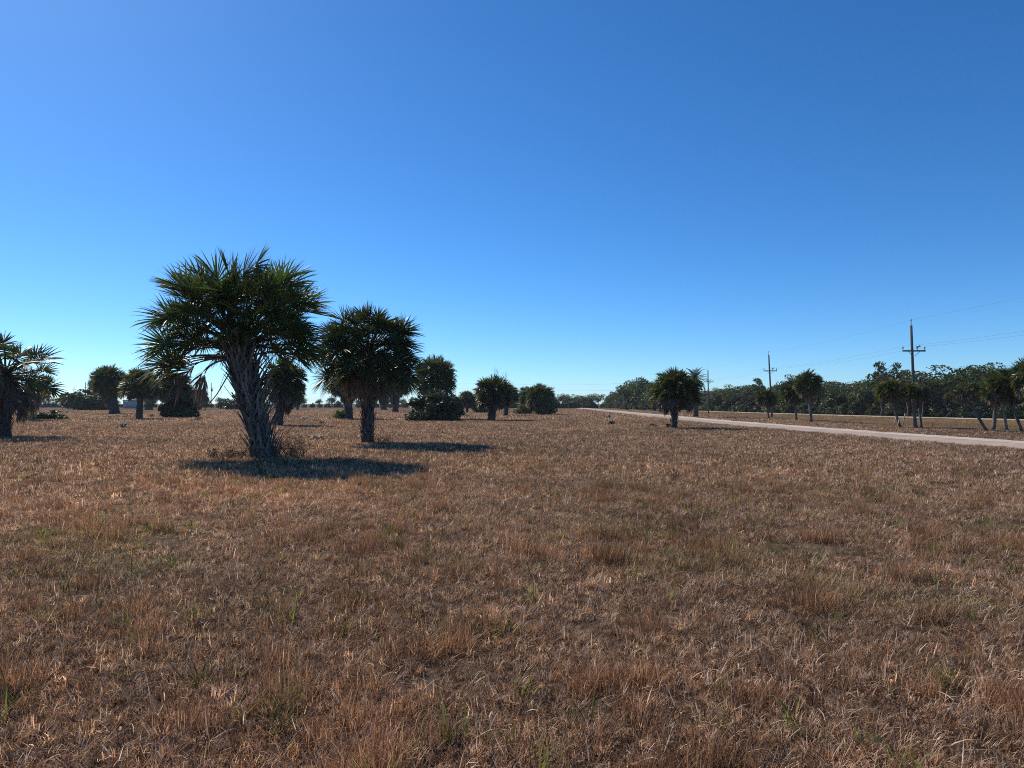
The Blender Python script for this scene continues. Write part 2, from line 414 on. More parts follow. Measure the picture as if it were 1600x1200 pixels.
for az, el, q in ((178, -3, .98), (190, 4, 1.0), (170, 5, 1.0), (184, -8, .8), (198, -2, .86), (4, 14, .88), (350, 10, .84)):
    o = top + np.array([math.cos(R(az)) * .25, math.sin(R(az)) * .25, -.35]); frond(mbc, rg, o, R(az), R(el), 1.75 * q, .95 * q, 42, 5, False, wmul=1.2)
mbc.build('crown', M_FROND, big)
mbd = MB(); rg = np.random.default_rng(8)
for az, el, s in ((R(184), R(6), .86), (R(172), R(-4), .78), (R(198), R(-10), .68), (R(8), R(-28), .55), (R(90), R(-35), .55)):
    frond(mbd, rg, top + np.array([math.cos(az) * .3, math.sin(az) * .3, -.45]), az, el, 1.25 * s, 1.2 * s, 34, 5, True, wmul=1.3)
mbd.build('dead_fronds', M_DEAD, big)
mbs = MB()
P = np.array([(-.95, -.3, 2.75), (-1.15, -.35, 2.35), (-1.35, -.38, 1.98), (-1.6, -.4, 1.65), (-1.75, -.4, 1.45)]); tube(mbs, P, [.022, .02, .018, .014, .008], (.12, .10, .08), 5)
P = np.array([(-.9, -.25, 2.9), (-1.2, -.3, 2.5), (-1.3, -.3, 2.2), (-1.25, -.3, 2.0)]); tube(mbs, P, [.008, .007, .006, .004], (.12, .10, .08), 4)
mbs.build('flower_stalk', M_BARK, big)

# ---- the second palm
g2 = G(575, 693); d2 = g2[1]
p2 = thing('palm_tree', 'second largest palm with a full round crown, dead skirt and short straight trunk', 'palm', g2, 0, 'cabbage palms of the field')
rg = np.random.default_rng(15); h2 = M_(693 - 556, d2); t = np.linspace(0, 1, 10)
path = np.stack([0 * t - .02 * t, 0 * t, h2 * t - .05], 1)
trunk_mb(rg, path, np.interp(t, [0, .1, .5, 1], [.25, .205, .21, .26]), 150, .36, .07, 14, col=(.14, .122, .11), z0=.02, z1=1.0, grow=1.5).build('trunk', M_BARK, p2)
mbc = MB(); top = np.array([-.02, 0, h2]); n = 120
for k in range(n):
    u = (k + .5) / n; elev = math.asin(.996 - 1.24 * u) + rg.normal(0, .10); az = k * 2.39996 + rg.normal(0, .2)
    rr = 2.3 * rg.uniform(.88, 1.05) * (.93 if u < .15 else 1)
    Ll = rr * rg.uniform(.33, .41); Lp = (rr - Ll) * (rg.uniform(.88, 1.04) if k % 3 else rg.uniform(.5, .85))
    o = top + np.array([math.cos(az) * .12, math.sin(az) * .12, .3 - .65 * u])
    frond(mbc, rg, o, az, elev, Lp, Ll, 42, 5, False, wmul=1.25)
mbc.build('crown', M_FROND, p2)
mbd = MB()
for k in range(17):
    az = k * 2.39996; el = R(rg.uniform(-60, -25)); s = rg.uniform(.55, .85)
    frond(mbd, rg, top + np.array([math.cos(az) * .22, math.sin(az) * .22, -.45]), az, el, 1.0 * s, 1.05 * s, 30, 5, True, wmul=1.4)
mbd.build('dead_fronds', M_DEAD, p2)
mbs = MB(); P = top + np.array([(-.15, -.4, -.35), (-.7, -.75, -.75), (-1.25, -.85, -1.15), (-1.65, -.8, -1.45)]); tube(mbs, P, [.03, .026, .02, .01], (.34, .30, .26), 5)
mbs.build('flower_stalk', M_BARK, p2)

# ---- the other palms of the field (all read off the photograph)
palm('ragged palm with brown dry fronds at the left edge of the photo', 4, 683, 514, -70, 88, 588, 13, 650, ox=8, dry=True, boots=60, skr=.85)
palm('dark shaggy palm with dead fronds to the ground, behind the ragged left edge palm', 46, 657, 566, 14, 80, 602, 8, 654, dry=True, skr=.8)
palm('broad dark palm with a thick short trunk, left of the thin-trunked palm with light underneath', 180, 647, 568, 145, 196, 598, 8, 640, ox=171)
palm('narrow dark palm at the left rear of the pair left of the pale shed', 157, 640, 574, 141, 172, 601, 6, 638)
palm('palm with straight bare trunk in front of the pale shed', 218, 655, 575, 189, 250, 605, 5, 630)
palm('skirted palm with dead fronds to the ground, right behind the straight bare trunk palm', 233, 641, 592, 217, 252, 612, 6, 640)
palm('palm rising out of a round leafy bush, left of the big leaning palm', 267, 652, 580, 244, 300, 607, 5, 634)
palm('small squat palm beside the far pole with a transformer', 309, 639, 606, 296, 326, 620, 5, 639)
palm('palm half hidden directly behind the trunk of the big leaning palm', 434, 665, 557, 412, 478, 598, 8, 656)
palm('small round brown palm far behind the big leaning palm, left of two close trunks', 457, 639, 610, 447, 468, 622, 2, 636, skr=1)
palm('small round brown palm far behind the big leaning palm, right of two close trunks', 465, 641, 612, 455, 475, 623, 2, 636, skr=1)
palm('brown skirted palm with a low bush at its foot, left behind the second largest palm', 545, 655, 568, 508, 578, 597, 7, 638)
palm('palm with a grey skirt behind the right side of the second largest palm', 618, 644, 575, 594, 640, 600, 5, 641)
palm('dark palm hidden between the trunk of the second largest palm and the grey skirted palm', 600, 641, 590, 582, 618, 608, 5, 640)
palm('tall palm rising out of the widest dark bush', 681, 655, 554, 648, 713, 594, 9, 648)
palm('small thin-trunked palm right of the widest dark bush', 730, 645, 610, 714, 746, 625, 2.4, 636)
palm('palm with a swollen trunk foot in front of the leafless tree', 768, 657, 586, 738, 803, 616, 6.5, 642)
palm('palm in the shade behind the palm with the swollen foot', 790, 650, 600, 774, 812, 618, 4, 638)
palm('wide palm grown down to the ground in the right of the field', 846, 648, 599, 820, 868, 622, 6, 648, skr=1)
palm('low spiky palm left of the wide palm grown down to the ground', 826, 646, 603, 806, 850, 622, 5, 646, skr=1)
palm('wide crowned palm on a short trunk beside the road, alone on the near verge', 1053, 669, 575, 1010, 1092, 613, 5.2, 648, ox=1055, boots=50)
RG = 'cabbage palms beyond the road'
palm('small palm in front of the middle utility pole', 1201, 655, 607, 1180, 1214, 623, 1.7, 632, group=RG, boots=0)
palm('left and lower of the two palms between the middle and right utility poles', 1244, 657, 591, 1221, 1263, 613, 1.9, 637, group=RG, boots=0, ox=1241)
palm('right and taller of the two palms between the middle and right utility poles', 1267, 660, 577, 1243, 1286, 601, 2.5, 626, group=RG, boots=0, ox=1263)
palm('crooked thin palm held up by wooden props', 1407, 668, 592, 1366, 1412, 611, 2.0, 634, ox=1391, group=RG, boots=0, curve=.12)
palm('left trunk of the twin palms at the foot of the right utility pole', 1431, 669, 596, 1404, 1444, 614, 2.4, 636, ox=1424, group=RG, boots=0)
palm('right trunk of the twin palms at the foot of the right utility pole', 1439, 668, 599, 1414, 1449, 615, 2.0, 634, ox=1434, group=RG, boots=0)
palm('palm leaning hard to the left with a low crown', 1541, 673, 594, 1482, 1533, 613, 2.5, 636, ox=1505, group=RG, boots=0, dry=True)
palm('upright thick trunk of the palm clump near the right edge', 1551, 672, 580, 1532, 1582, 608, 3.1, 632, ox=1558, group=RG, boots=0)
palm('pale curved trunk in the middle of the palm clump near the right edge', 1573, 674, 584, 1541, 1580, 610, 2.1, 632, ox=1560, group=RG, boots=0, curve=-.08, tcol=(.24, .21, .17))
palm('rightmost leaning trunk of the palm clump near the right edge', 1596, 674, 573, 1548, 1592, 606, 2.5, 630, ox=1571, group=RG, boots=0)
palm('palm cut off by the right edge of the photo', 1622, 676, 553, 1588, 1652, 592, 5, 626, ox=1618, group=RG, boots=0)

# ---- feather palm behind the roadside palm
gd = G(1087, 652); dd = gd[1]
dp = thing('date_palm', 'tall feather-leaved palm rising behind the wide palm on the near verge', 'palm', gd)
rg = np.random.default_rng(33); hd = M_(652 - 593, dd); t = np.linspace(0, 1, 8)
trunk_mb(rg, np.stack([-.1 * t, 0 * t, hd * t], 1), np.interp(t, [0, 1], [.3, .24]), 40, .2, .08, 12).build('trunk', M_BARK, dp)
mbf = MB()
for k in range(46):
    u = k / 46; az = k * 2.39996 + rg.normal(0, .1); e = R(82 - 125 * u); L = M_(23, dd) * rg.uniform(.85, 1.1)
    pos = np.array([-.1, 0, hd]); ax = np.array([math.cos(az), math.sin(az), 0]); pts = [pos.copy()]; Ts = []
    for j in range(8):
        dv = ax * math.cos(e) + np.array([0, 0, math.sin(e)]); Ts.append(dv); pos = pos + dv * L / 8; pts.append(pos.copy()); e -= .12
    tube(mbf, pts, np.linspace(.03, .008, 9), (.09, .09, .04), 4, False)
    pts = np.array(pts); sd_ = np.array([-math.sin(az), math.cos(az), 0])
    m = 34; tt = np.linspace(.14, .99, m)
    for sgn in (-1, 1):
        b = np.stack([np.interp(tt * 8, range(9), pts[:, j]) for j in range(3)], 1)
        tv = np.array(Ts)[np.clip((tt * 8).astype(int), 0, 7)]
        dv = nrm(tv * .6 + sgn * sd_[None] * .8 + np.array([0, 0, .12]) + rg.normal(0, .06, (m, 3)))
        ln = (L * .26 * np.sin(tt * 2.6 + .35))[:, None]
        P = np.stack([b, b + dv * ln * .55, b + dv * ln - np.array([0, 0, .06])], 1)
        wv = nrm(np.cross(dv, [0, 0, 1.0])) * .022
        strips(mbf, P, np.stack([wv * .7, wv, wv * 0], 1), np.array([.05, .075, .032]) * rg.uniform(.8, 1.2, (m, 1)))
mbf.build('crown', M_FROND, dp)

# ------------------------------------------------------------------ broadleaf trees and bushes
def leaf_blob(mb, rng, c, r, n, size, col, flat=.8, up=.35):
    v = nrm(rng.normal(0, 1, (n, 3))); rad = r * rng.uniform(.35, 1.0, (n, 1)) ** .6
    p = np.array(c) + v * rad * np.array([1, 1, flat])
    d = nrm(v + rng.normal(0, .7, (n, 3)) + np.array([0, 0, up - .3])); s = nrm(np.cross(d, rng.normal(0, 1, (n, 3))))
    L = size * rng.uniform(.6, 1.4, (n, 1)); W = L * rng.uniform(.28, .5, (n, 1))
    P = np.stack([p - d * L * .5, p, p + d * L * .5], 1)
    strips(mb, P, np.stack([s * W * .25, s * W, s * 0], 1), np.array(col) * rng.uniform(.65, 1.4, (n, 1)))

def limb(rng, a, b, sag=.1, k=5):
    t = np.linspace(0, 1, k)[:, None]; a = np.array(a, float); b = np.array(b, float)
    j = rng.normal(0, 1, (k, 3)) * np.linalg.norm(b - a) * .05; j[0] = 0; j[-1] = 0
    return a + (b - a) * t + j + np.array([0, 0, 1.0]) * np.sin(t * math.pi) * sag * np.linalg.norm(b - a)

def make_tree(seed, h, wd, col, trunk_h=.3, blobs=26, per=110, size=.17, shape='round', gaps=0.0, bark=(.10, .09, .08)):
    rng = np.random.default_rng(seed); tr = MB(); cr = MB()
    top = np.array([rng.normal(0, .06) * h, rng.normal(0, .06) * h, h * .8])
    tube(tr, limb(rng, (0, 0, -.05), top, .0, 7), np.linspace(.035 * h, .008 * h, 7), bark, 7)
    for k in range(blobs):
        if shape == 'round':
            v = nrm(rng.normal(0, 1, 3)); v[2] = abs(v[2]) if rng.random() < .75 else v[2]
            c = np.array([0, 0, h * (trunk_h + (1 - trunk_h) * .45)]) + v * np.array([wd * .42, wd * .42, h * (1 - trunk_h) * .46]) * rng.uniform(.45, 1.0)
            r = wd * rng.uniform(.13, .24)
        elif shape == 'pine':
            u = rng.uniform(.45, 1); c = np.array([rng.normal(0, 1) * wd * .30 * (1.25 - u), rng.normal(0, 1) * wd * .30 * (1.25 - u), h * u]); r = wd * rng.uniform(.09, .17)
        else:                                            # flat layered crown
            u = rng.uniform(.55, .98); a = rng.uniform(0, 6.28); q = wd * .5 * math.sqrt(rng.random()); c = np.array([math.cos(a) * q, math.sin(a) * q, h * (u - .25 * (q / wd) ** 2)]); r = wd * rng.uniform(.10, .18)
        if rng.random() < gaps: continue
        c[2] = max(c[2], r * .5)
        leaf_blob(cr, rng, c, r, per, size, np.array(col) * rng.uniform(.6, 1.45) * np.array([rng.uniform(.85, 1.25), 1, rng.uniform(.8, 1.15)]), flat=.75 if shape != 'flat' else .45)
        s = np.array([top[0], top[1], 0]) * min(1, c[2] / h) * .8 + np.array([0, 0, max(h * .12, c[2] * rng.uniform(.45, .75))])
        tube(tr, limb(rng, s, c, .05, 4), np.linspace(.012 * h, .003 * h, 4), bark, 5, False)
    return tr.mesh('trunk'), cr.mesh('crown')
def make_bush(seed, h, wd, col, blobs=22, per=130, size=.14):
    blobs = int(blobs * 1.7)
    rng = np.random.default_rng(seed); st = MB(); cr = MB()
    for k in range(blobs):
        a = rng.uniform(0, 6.28); q = math.sqrt(rng.random()); z = h * math.sqrt(max(0, 1 - q * q * .85)) * rng.uniform(.15, .88)
        c = np.array([math.cos(a) * q * wd * .42, math.sin(a) * q * wd * .42, z]); r = min(wd, h) * rng.uniform(.14, .26)
        c[2] = max(c[2], r * .55)
        leaf_blob(cr, rng, c, r, per, size, np.array(col) * rng.uniform(.6, 1.4) * np.array([rng.uniform(.85, 1.25), 1, rng.uniform(.8, 1.1)]), .85)
        tube(st, limb(rng, (c[0] * .15, c[1] * .15, -.02), c, .05, 4), np.linspace(.025, .006, 4), (.09, .08, .07), 5, False)
    return st.mesh('stems'), cr.mesh('foliage')

DK = (.052, .080, .030); MG = (.080, .112, .042); GG = (.095, .110, .060); LG = (.16, .175, .075)
TREES = [make_tree(301, 5, 4.4, DK, .14, 34), make_tree(302, 5, 4.6, MG, .1, 34), make_tree(303, 5, 4.0, GG, .1, 30), make_tree(304, 5, 3.4, DK, .25, 24, shape='pine', per=80),
         make_tree(305, 5, 5.5, DK, .4, 30, shape='flat', per=100), make_tree(306, 5, 4.6, (.076, .10, .05), .03, 36)]
BUSH = [make_bush(321, 1, 1.3, MG, 22, 120, .085), make_bush(322, 1, 1.3, (.045, .062, .028), 24, 120, .09), make_bush(323, 1, 1.3, LG, 20, 110, .085), make_bush(324, 1, 1.4, GG, 22, 110, .08)]
M_SHRUB = leaf_mat('shrub_leaf', .14, .5, .3)
for a, b in TREES: a.materials.append(M_BARK); b.materials.append(M_LEAF)
for a, b in BUSH: a.materials.append(M_BARK); b.materials.append(M_SHRUB)
rnd = random.Random(9)
def tree(k, loc, h, label, group=None, wide=1.0, name='broadleaf_tree', cat='tree'):
    o = thing(name, label, cat, loc, rnd.uniform(0, 6.28), group)
    for nm, me in zip(('trunk', 'crown'), TREES[k]): c = link(nm, me, o); c.scale = (h / 5 * wide, h / 5 * wide, h / 5)
    return o
def bush(k, loc, h, wd, label, group=None):
    o = thing('bush', label, 'bush', loc, rnd.uniform(0, 6.28), group)
    for nm, me in zip(('stems', 'foliage'), BUSH[k]): c = link(nm, me, o); c.scale = (wd / 1.25, wd / 1.25, h)
    return o
def bush_px(k, x0, x1, base, top, label, back=0):
    g = G((x0 + x1) / 2, base); d = g[1]; wd = M_(x1 - x0, d)
    g = g + np.array([0, wd * .35 + back, 0]); return bush(k, g, M_(base - top, g[1]), M_(x1 - x0, g[1]), label, 'bushes of the field')
bush_px(0, 78, 154, 641, 604, 'broad mounded bush left of the broad dark palm')
bush_px(0, 46, 90, 656, 640, 'low sapling thicket at the foot of the dark shaggy palm near the left edge')
bush_px(1, 244, 298, 653, 612, 'leafy bush wrapped round the trunk of the palm left of the big leaning palm')
bush_px(0, 284, 312, 643, 610, 'pale leafy bush at the right rear of the palm wrapped in a bush')
bush_px(1, 335, 366, 638.5, 625, 'low dark bush right of the far pole with a transformer')
bush_px(2, 519, 547, 655, 637, 'low light green bush at the foot of the brown skirted palm')
bush_px(1, 632, 714, 658, 610, 'widest dark bush, round the foot of the tall palm')
bush_px(1, 693, 724, 650, 618, 'dark bush at the right rear of the widest bush')
bush_px(2, 804, 832, 647.5, 629, 'light green bush left of the wide palm grown down to the ground')
bush_px(0, 838, 870, 648.5, 608, 'dark bush grown into the wide palm on the right of the field')
bush_px(3, 0, 36, 641, 618, 'dull bush behind the ragged palm at the left edge')
bush_px(0, 736, 760, 645, 626, 'low bush between the thin-trunked palm and the palm with the swollen foot')
bush_px(3, 345, 400, 640, 612, 'grey green thicket behind the trunk of the big leaning palm')

# the wood beyond the second road, every tree its own object
KIND = ['dark round broadleaf tree', 'mid green bushy tree', 'grey green bushy tree', 'dark narrow pine', 'dark flat-topped tree', 'low dense dark tree']
def wood(pts, rows, step, hs, where, group, dep=3.2, weights=(3, 3, 1.5, 1, 2, 4), front_bush=True, bgroup=None, bstep=1.9, bh=(1.1, 2.6), wd=(.95, 1.3)):
    pts = np.array(pts, float); seg = np.linalg.norm(np.diff(pts, axis=0), axis=1); cum = np.concatenate([[0], np.cumsum(seg)]); T = cum[-1]
    dirn = (pts[-1] - pts[0]) / np.linalg.norm(pts[-1] - pts[0]); nor = np.array([dirn[1], -dirn[0]]);
    if nor @ (pts.mean(0)) < 0: nor = -nor
    for r_ in range(rows):
        s = rnd.uniform(0, step)
        while s < T:
            p = np.array([np.interp(s, cum, pts[:, j]) for j in range(2)]) + nor * (1.5 + r_ * dep + rnd.uniform(-.8, .8))
            k = rnd.choices(range(6), weights)[0]; h = hs * rnd.uniform(.75, 1.12) * (1 + .07 * r_) * (1.08 if k in (3, 4) else 1)
            tree(k, (p[0], p[1], 0), h, KIND[k] + ' ' + where, group, rnd.uniform(*wd)); s += step * rnd.uniform(.7, 1.3)
    if front_bush:
        s = 0
        while s < T:
            p = np.array([np.interp(s, cum, pts[:, j]) for j in range(2)]) - nor * rnd.uniform(-.9, .6)
            k = rnd.choices(range(4), (3, 3, 2, 2))[0]; h = rnd.uniform(*bh)
            bush(k, (p[0], p[1], 0), h, h * rnd.uniform(1.1, 1.6), ['mid green', 'dark green', 'light green', 'grey green'][k] + ' bush ' + bgroup[0], bgroup[1]); s += bstep * rnd.uniform(.75, 1.25)
wood([(64, 52), (56.5, 70), (51, 92), (46, 118), (43, 142)], 3, 3.0, 5.0, 'in the wood beyond the second road', 'trees of the wood on the right', bgroup=('at the edge of the wood beyond the second road', 'bushes along the edge of the wood'))
wood([(42.5, 144), (36, 190), (32, 236)], 2, 3.8, 4.6, 'in the thin far end of the wood beside the road', 'trees at the far end of the wood', bgroup=('at the thin far end of the wood', 'bushes at the far end of the wood'))
wood([(14, 232), (32, 240)], 2, 3.6, 4.6, 'in the far wood where the road vanishes', 'far trees where the road vanishes', weights=(3, 3, 2, 0, 1, 4), wd=(1.0, 1.4), bgroup=('in front of the far wood where the road vanishes', 'bushes where the road vanishes'))
wood([(-14, 238), (14, 236)], 2, 3.8, 4.2, 'far behind the field, left of where the road vanishes', 'far trees behind the field', weights=(3, 3, 2, 0, 1, 4), wd=(1.0, 1.4), bgroup=('far behind the field, left of where the road vanishes', 'bushes far behind the field'))
wood([(-190, 270), (-14, 262)], 1, 5.5, 4.2, 'in the far line behind the palms', 'far trees behind the palms', weights=(3, 3, 3, 0, 1, 3), bgroup=('in the far line behind the palms', 'far bushes behind the palms'), bstep=3.4, bh=(1.3, 2.6), wd=(1.0, 1.5))
# trees before the wood, left of the roadside palm
for k, x, by, tp, lab in ((0, 981, 640.5, 592, 'left of the tree group beyond the road, with a grey green ragged top'), (0, 1006, 641, 587, 'tallest round tree of the group beyond the road, left of the wide verge palm'), (5, 1024, 642, 594, 'low dense tree of the group beyond the road, half behind the wide verge palm'), (5, 994, 640, 600, 'bushy front tree of the group beyond the road')):
    g = G(x, by); tree(k, g, M_(by - tp, g[1]), lab, 'tree group beyond the road', 1.25)
# spreading tall tree, pine and snag above the wood behind the right pole
def odd(x, by, back, tp, k, label, wide=1.0):
    g = G(x, by); s = (g[1] + back) / g[1]; g = g * np.array([s, s, 1]); return tree(k, g, M_(by - tp, g[1]) , label, None, wide)
odd(1377, 651, 5, 570, 3, 'taller pine standing out of the wood, left of the right utility pole')
odd(1400, 651, 5, 572, 3, 'thin dark pine between the taller pine and the right utility pole', .8)
odd(1480, 654, 8, 575, 4, 'wide flat-topped tree standing out of the wood, right of the right utility pole', 1.5)
odd(1535, 655, 8, 576, 4, 'flat-topped tree above the crown of the palm leaning hard left', 1.3)
def branchy(name, label, g, h, seed, levels, spread, col, leafcol=None, r0=.09, leafn=40):
    rng = np.random.default_rng(seed); tr = MB(); cr = MB(); root = thing(name, label, 'tree', g)
    def grow(p, d, L, r, lv):
        e = p + d * L; tube(tr, limb(rng, p, e, .03, 4), np.linspace(r, r * .6, 4), np.array(col) * rng.uniform(.8, 1.2), 5 if lv > 1 else 3, False)
        if lv == 0:
            if leafcol is not None and rng.random() < .75: leaf_blob(cr, rng, e, h * .055, leafn, .16, np.array(leafcol) * rng.uniform(.7, 1.3), .55)
            return
        for k in range(3 if lv > 1 else 4):
            nd = nrm(d + rng.normal(0, spread, 3) + np.array([0, 0, .12])); grow(e - d * L * rng.uniform(0, .45), nd, L * rng.uniform(.6, .85), r * .55, lv - 1)
    grow(np.array([0, 0, -.05]), nrm(np.array([rng.normal(0, .1), 0, 1.0])), h * .36, r0, levels)
    tr.build('trunk', M_BARK, root)
    if leafcol is not None: cr.build('crown', M_LEAF, root)
    return root
g = G(792, 643); branchy('bare_tree', 'leafless grey tree with fine twigs behind the palm with the swollen foot', g, M_(643 - 572, g[1]), 41, 4, .42, (.20, .18, .165), r0=.13)
g = G(1418, 652) * np.array([1.06, 1.06, 1]); branchy('broadleaf_tree', 'tall ragged half-dead tree with crooked bare limbs directly behind the right utility pole', g, M_(652 - 552, g[1]), 48, 4, .5, (.11, .10, .095), (.04, .055, .03), .16, 26)
g = G(1440, 652) * np.array([1.03, 1.03, 1]); branchy('snag', 'dead bare snag poking out of the wood, right of the right utility pole', g, M_(652 - 574, g[1]) * 1.15, 44, 2, .16, (.12, .11, .10), r0=.11)

# ------------------------------------------------------------------ poles and wires
def utility_pole(label, g, h, arm, lean=0.0, group='utility poles along the road', r=.112, top3=True, az=0.0, transformer=False):
    o = thing('utility_pole', label, 'utility pole', g, az, group)
    mb = MB(); t = np.linspace(0, 1, 6); pts = np.stack([lean * t, 0 * t, h * t - .1], 1); tube(mb, pts, np.linspace(r, r * .72, 6), (.115, .108, .10), 10); mb.build('pole', M_WOOD, o)
    ax = lean * arm / h
    mb = MB(); box(mb, (ax + .03, -r - .055, arm), (1.58, .09, .10), (.11, .103, .095)); ca = mb.build('crossarm', M_WOOD, o)
    for s in (-1, 1):
        mb = MB(); tube(mb, np.array([(ax + s * .05, -r - .10, arm - .36), (ax + s * .42, -r - .12, arm - .04)]), .016, (.2, .19, .18), 5); mb.build('brace', M_METAL, ca)
    for x in (-.74, .26, .78):
        mb = MB(); hh = .30 if x != .26 else .26
        tube(mb, np.array([(ax + x, -r - .055, arm + .05), (ax + x, -r - .055, arm + .16), (ax + x, -r - .055, arm + .17), (ax + x, -r - .055, arm + .22), (ax + x, -r - .055, arm + hh)]), [.022, .022, .055, .05, .035], (.22, .21, .21), 7); mb.build('insulator', M_PAINT, ca)
    mb = MB(); tube(mb, np.array([(lean, 0, h - .12), (lean, 0, h + .22), (lean, 0, h + .24), (lean, 0, h + .34)]), [.02, .02, .045, .03], (.2, .19, .19), 6); mb.build('insulator', M_PAINT, o)
    if top3:
        mb = MB(); box(mb, (ax + .36, -r - .02, arm + .30), (.30, .05, .05), (.25, .24, .24)); tube(mb, np.array([(ax + .26, -r - .05, arm + .18), (ax + .45, -r - .05, arm + .40)]), .03, (.3, .29, .28), 6); mb.build('fuse_cutout', M_PAINT, ca)
    if transformer:
        mb = MB(); tube(mb, np.array([(r + .28, 0, arm - 1.05), (r + .28, 0, arm - .3), (r + .28, 0, arm - .2)]), [.28, .28, .12], (.35, .36, .37), 12); mb.build('transformer', M_METAL, o)
    return o
poles = []
spec = [('utility pole out of the picture to the right, beside the road', np.array([26.6, 15.0, 0]), 7.6, 5.5, -.15), 
        ('tall weathered utility pole with a crossarm, nearest in the photo, behind the twin palms', G(1429, 668), 7.25, 5.35, -.16),
        ('middle utility pole, rising behind the small palm beyond the road', G(1206, 652), 7.65, 5.6, -.33),
        ('third utility pole along the road, right of the feather-leaved palm', G(1107, 646), 7.3, 5.25, -.06),
        ('farthest pole of the road line, at the left of the tree group beyond the road', G(970.5, 640.5), 6.4, 4.7, 0)]
for lab, g, h, arm, ln in spec: utility_pole(lab, g, h, arm, ln); poles.append((g, h, arm, ln))
def wire(a, b, sag, label, group, r=.0045):
    t = np.linspace(0, 1, 24)[:, None]; P = np.array(a) * (1 - t) + np.array(b) * t; P[:, 2] -= (sag * 4 * t * (1 - t))[:, 0]
    mb = MB(); c = P[0].copy(); tube(mb, P - c, r, (.12, .12, .125), 5, False); o = mb.build('power_line', M_METAL); o.location = c; return tag(o, label, 'power line', group)
POS = ['past the right edge of the photo', 'between the nearest and the middle utility pole', 'between the middle and the third utility pole', 'between the third and the farthest pole of the road line']
for i in range(4):
    (g0, h0, a0, l0), (g1, h1, a1, l1) = poles[i], poles[i + 1]
    for x, nm in ((-.74, 'left'), (.78, 'right')):
        wire(g0 + np.array([l0 * .7 + x, -.18, a0 + .31]), g1 + np.array([l1 * .7 + x, -.18, a1 + .31]), .28, nm + ' crossarm wire ' + POS[i], 'wires of the road line')
    wire(g0 + np.array([l0, 0, h0 + .3]), g1 + np.array([l1, 0, h1 + .3]), .3, 'top wire ' + POS[i], 'wires of the road line', .004)
far = []
FG = 'utility poles far behind the field'
for lab, x, d, h, arm, tr in (('far pole hidden past the left edge of the field', -110, 250, 9.2, 7.4, False), ('thin far pole left of the broad dark palm', 133.5, 245, 9.3, 7.2, False),
        ('far pole carrying a round grey transformer, left of the big leaning palm', 330, 240, 8.9, 6.9, True), ('far pole behind the second largest palm', 560, 236, 8.8, 6.9, False), ('far pole behind the palm with the swollen foot', 775, 232, 8.2, 6.6, False)):
    g = np.array([(x - 800) / FPX * d, d, 0]); utility_pole(lab, g, h, arm, 0, FG, .15, False, R(80), tr); far.append((g, h, arm))
g = np.array([(298 - 800) / FPX * 262, 262, 0]); utility_pole('thin far pole just right of the palm wrapped in a bush', g, 10.0, 8.0, 0, FG, .14, False, R(60))
g = np.array([(115.5 - 800) / FPX * 300, 300, 0]); utility_pole('faint farthest pole above the broad mounded bush', g, 9.3, 7.6, 0, FG, .14, False, R(60))
far.append((poles[4][0], poles[4][1], poles[4][2]))
for i in range(len(far) - 1):
    (g0, h0, a0), (g1, h1, a1) = far[i], far[i + 1]
    for j, dz in enumerate((0, 1, 2)):
        z0 = [h0 + .3, a0 + .3, a0 - 1.5][j]; z1 = [h1 + .3, a1 + .3, a1 - 1.5][j]
        wire(g0 + np.array([0, -.2, z0]), g1 + np.array([0, -.2, z1]), .5, ['top', 'crossarm', 'low'][j] + ' far wire ' + ['left of the broad dark palm', 'from the thin far pole to the transformer pole', 'behind the big leaning palm', 'behind the widest dark bush', 'above the far trees where the road vanishes'][i], 'far wires behind the field', .016)

# ------------------------------------------------------------------ small things
g = np.array([(209 - 800) / FPX * 225, 225, 0])
sh = thing('shed', 'low pale shed with a light roof far behind the palm with the straight bare trunk', 'shed', g, R(8))
mb = MB(); box(mb, (0, 0, 1.25), (5.0, 4, 2.5), (.42, .42, .40)); wl = mb.build('wall', M_PAINT, sh)
mb = MB(); mb.add([(-2.7, -2.3, 2.503), (2.7, -2.3, 2.503), (2.7, 2.3, 2.503), (-2.7, 2.3, 2.503), (-2.7, 0, 3.1), (2.7, 0, 3.1)], [(0, 1, 5, 4), (2, 3, 4, 5), (1, 2, 5), (3, 0, 4), (3, 2, 1, 0)], (.45, .44, .42)); mb.build('roof', M_METAL, sh)
mb = MB(); box(mb, (-1.6, -2.02, 1.0), (.9, .04, 2.0), (.35, .36, .38)); mb.build('door', M_PAINT, wl)

gh = G(951.5, 655.3)
hy = thing('fire_hydrant', 'short pale weathered hydrant on the field near the road', 'hydrant', gh, R(20))
mb = MB(); cz = (.42, .36, .28)
tube(mb, np.array([(0, 0, 0), (0, 0, .05), (0, 0, .051), (0, 0, .40), (0, 0, .41), (0, 0, .45)]), [.15, .15, .10, .095, .13, .13], cz, 14); hb_ = mb.build('barrel', M_PAINT, hy, True)
mb = MB(); tube(mb, np.array([(0, 0, .45), (0, 0, .52), (0, 0, .57), (0, 0, .575), (0, 0, .62)]), [.12, .10, .05, .025, .022], cz, 14); mb.build('bonnet', M_PAINT, hy, True)
for a in (0, 180, 270):
    c_, s_ = math.cos(R(a)), math.sin(R(a)); mb = MB(); tube(mb, np.array([(c_ * .09, s_ * .09, .33), (c_ * .15, s_ * .15, .33), (c_ * .151, s_ * .151, .33), (c_ * .20, s_ * .20, .33)]), [.045, .045, .06, .055], (.25, .2, .15), 10); mb.build('nozzle_cap', M_PAINT, hb_)
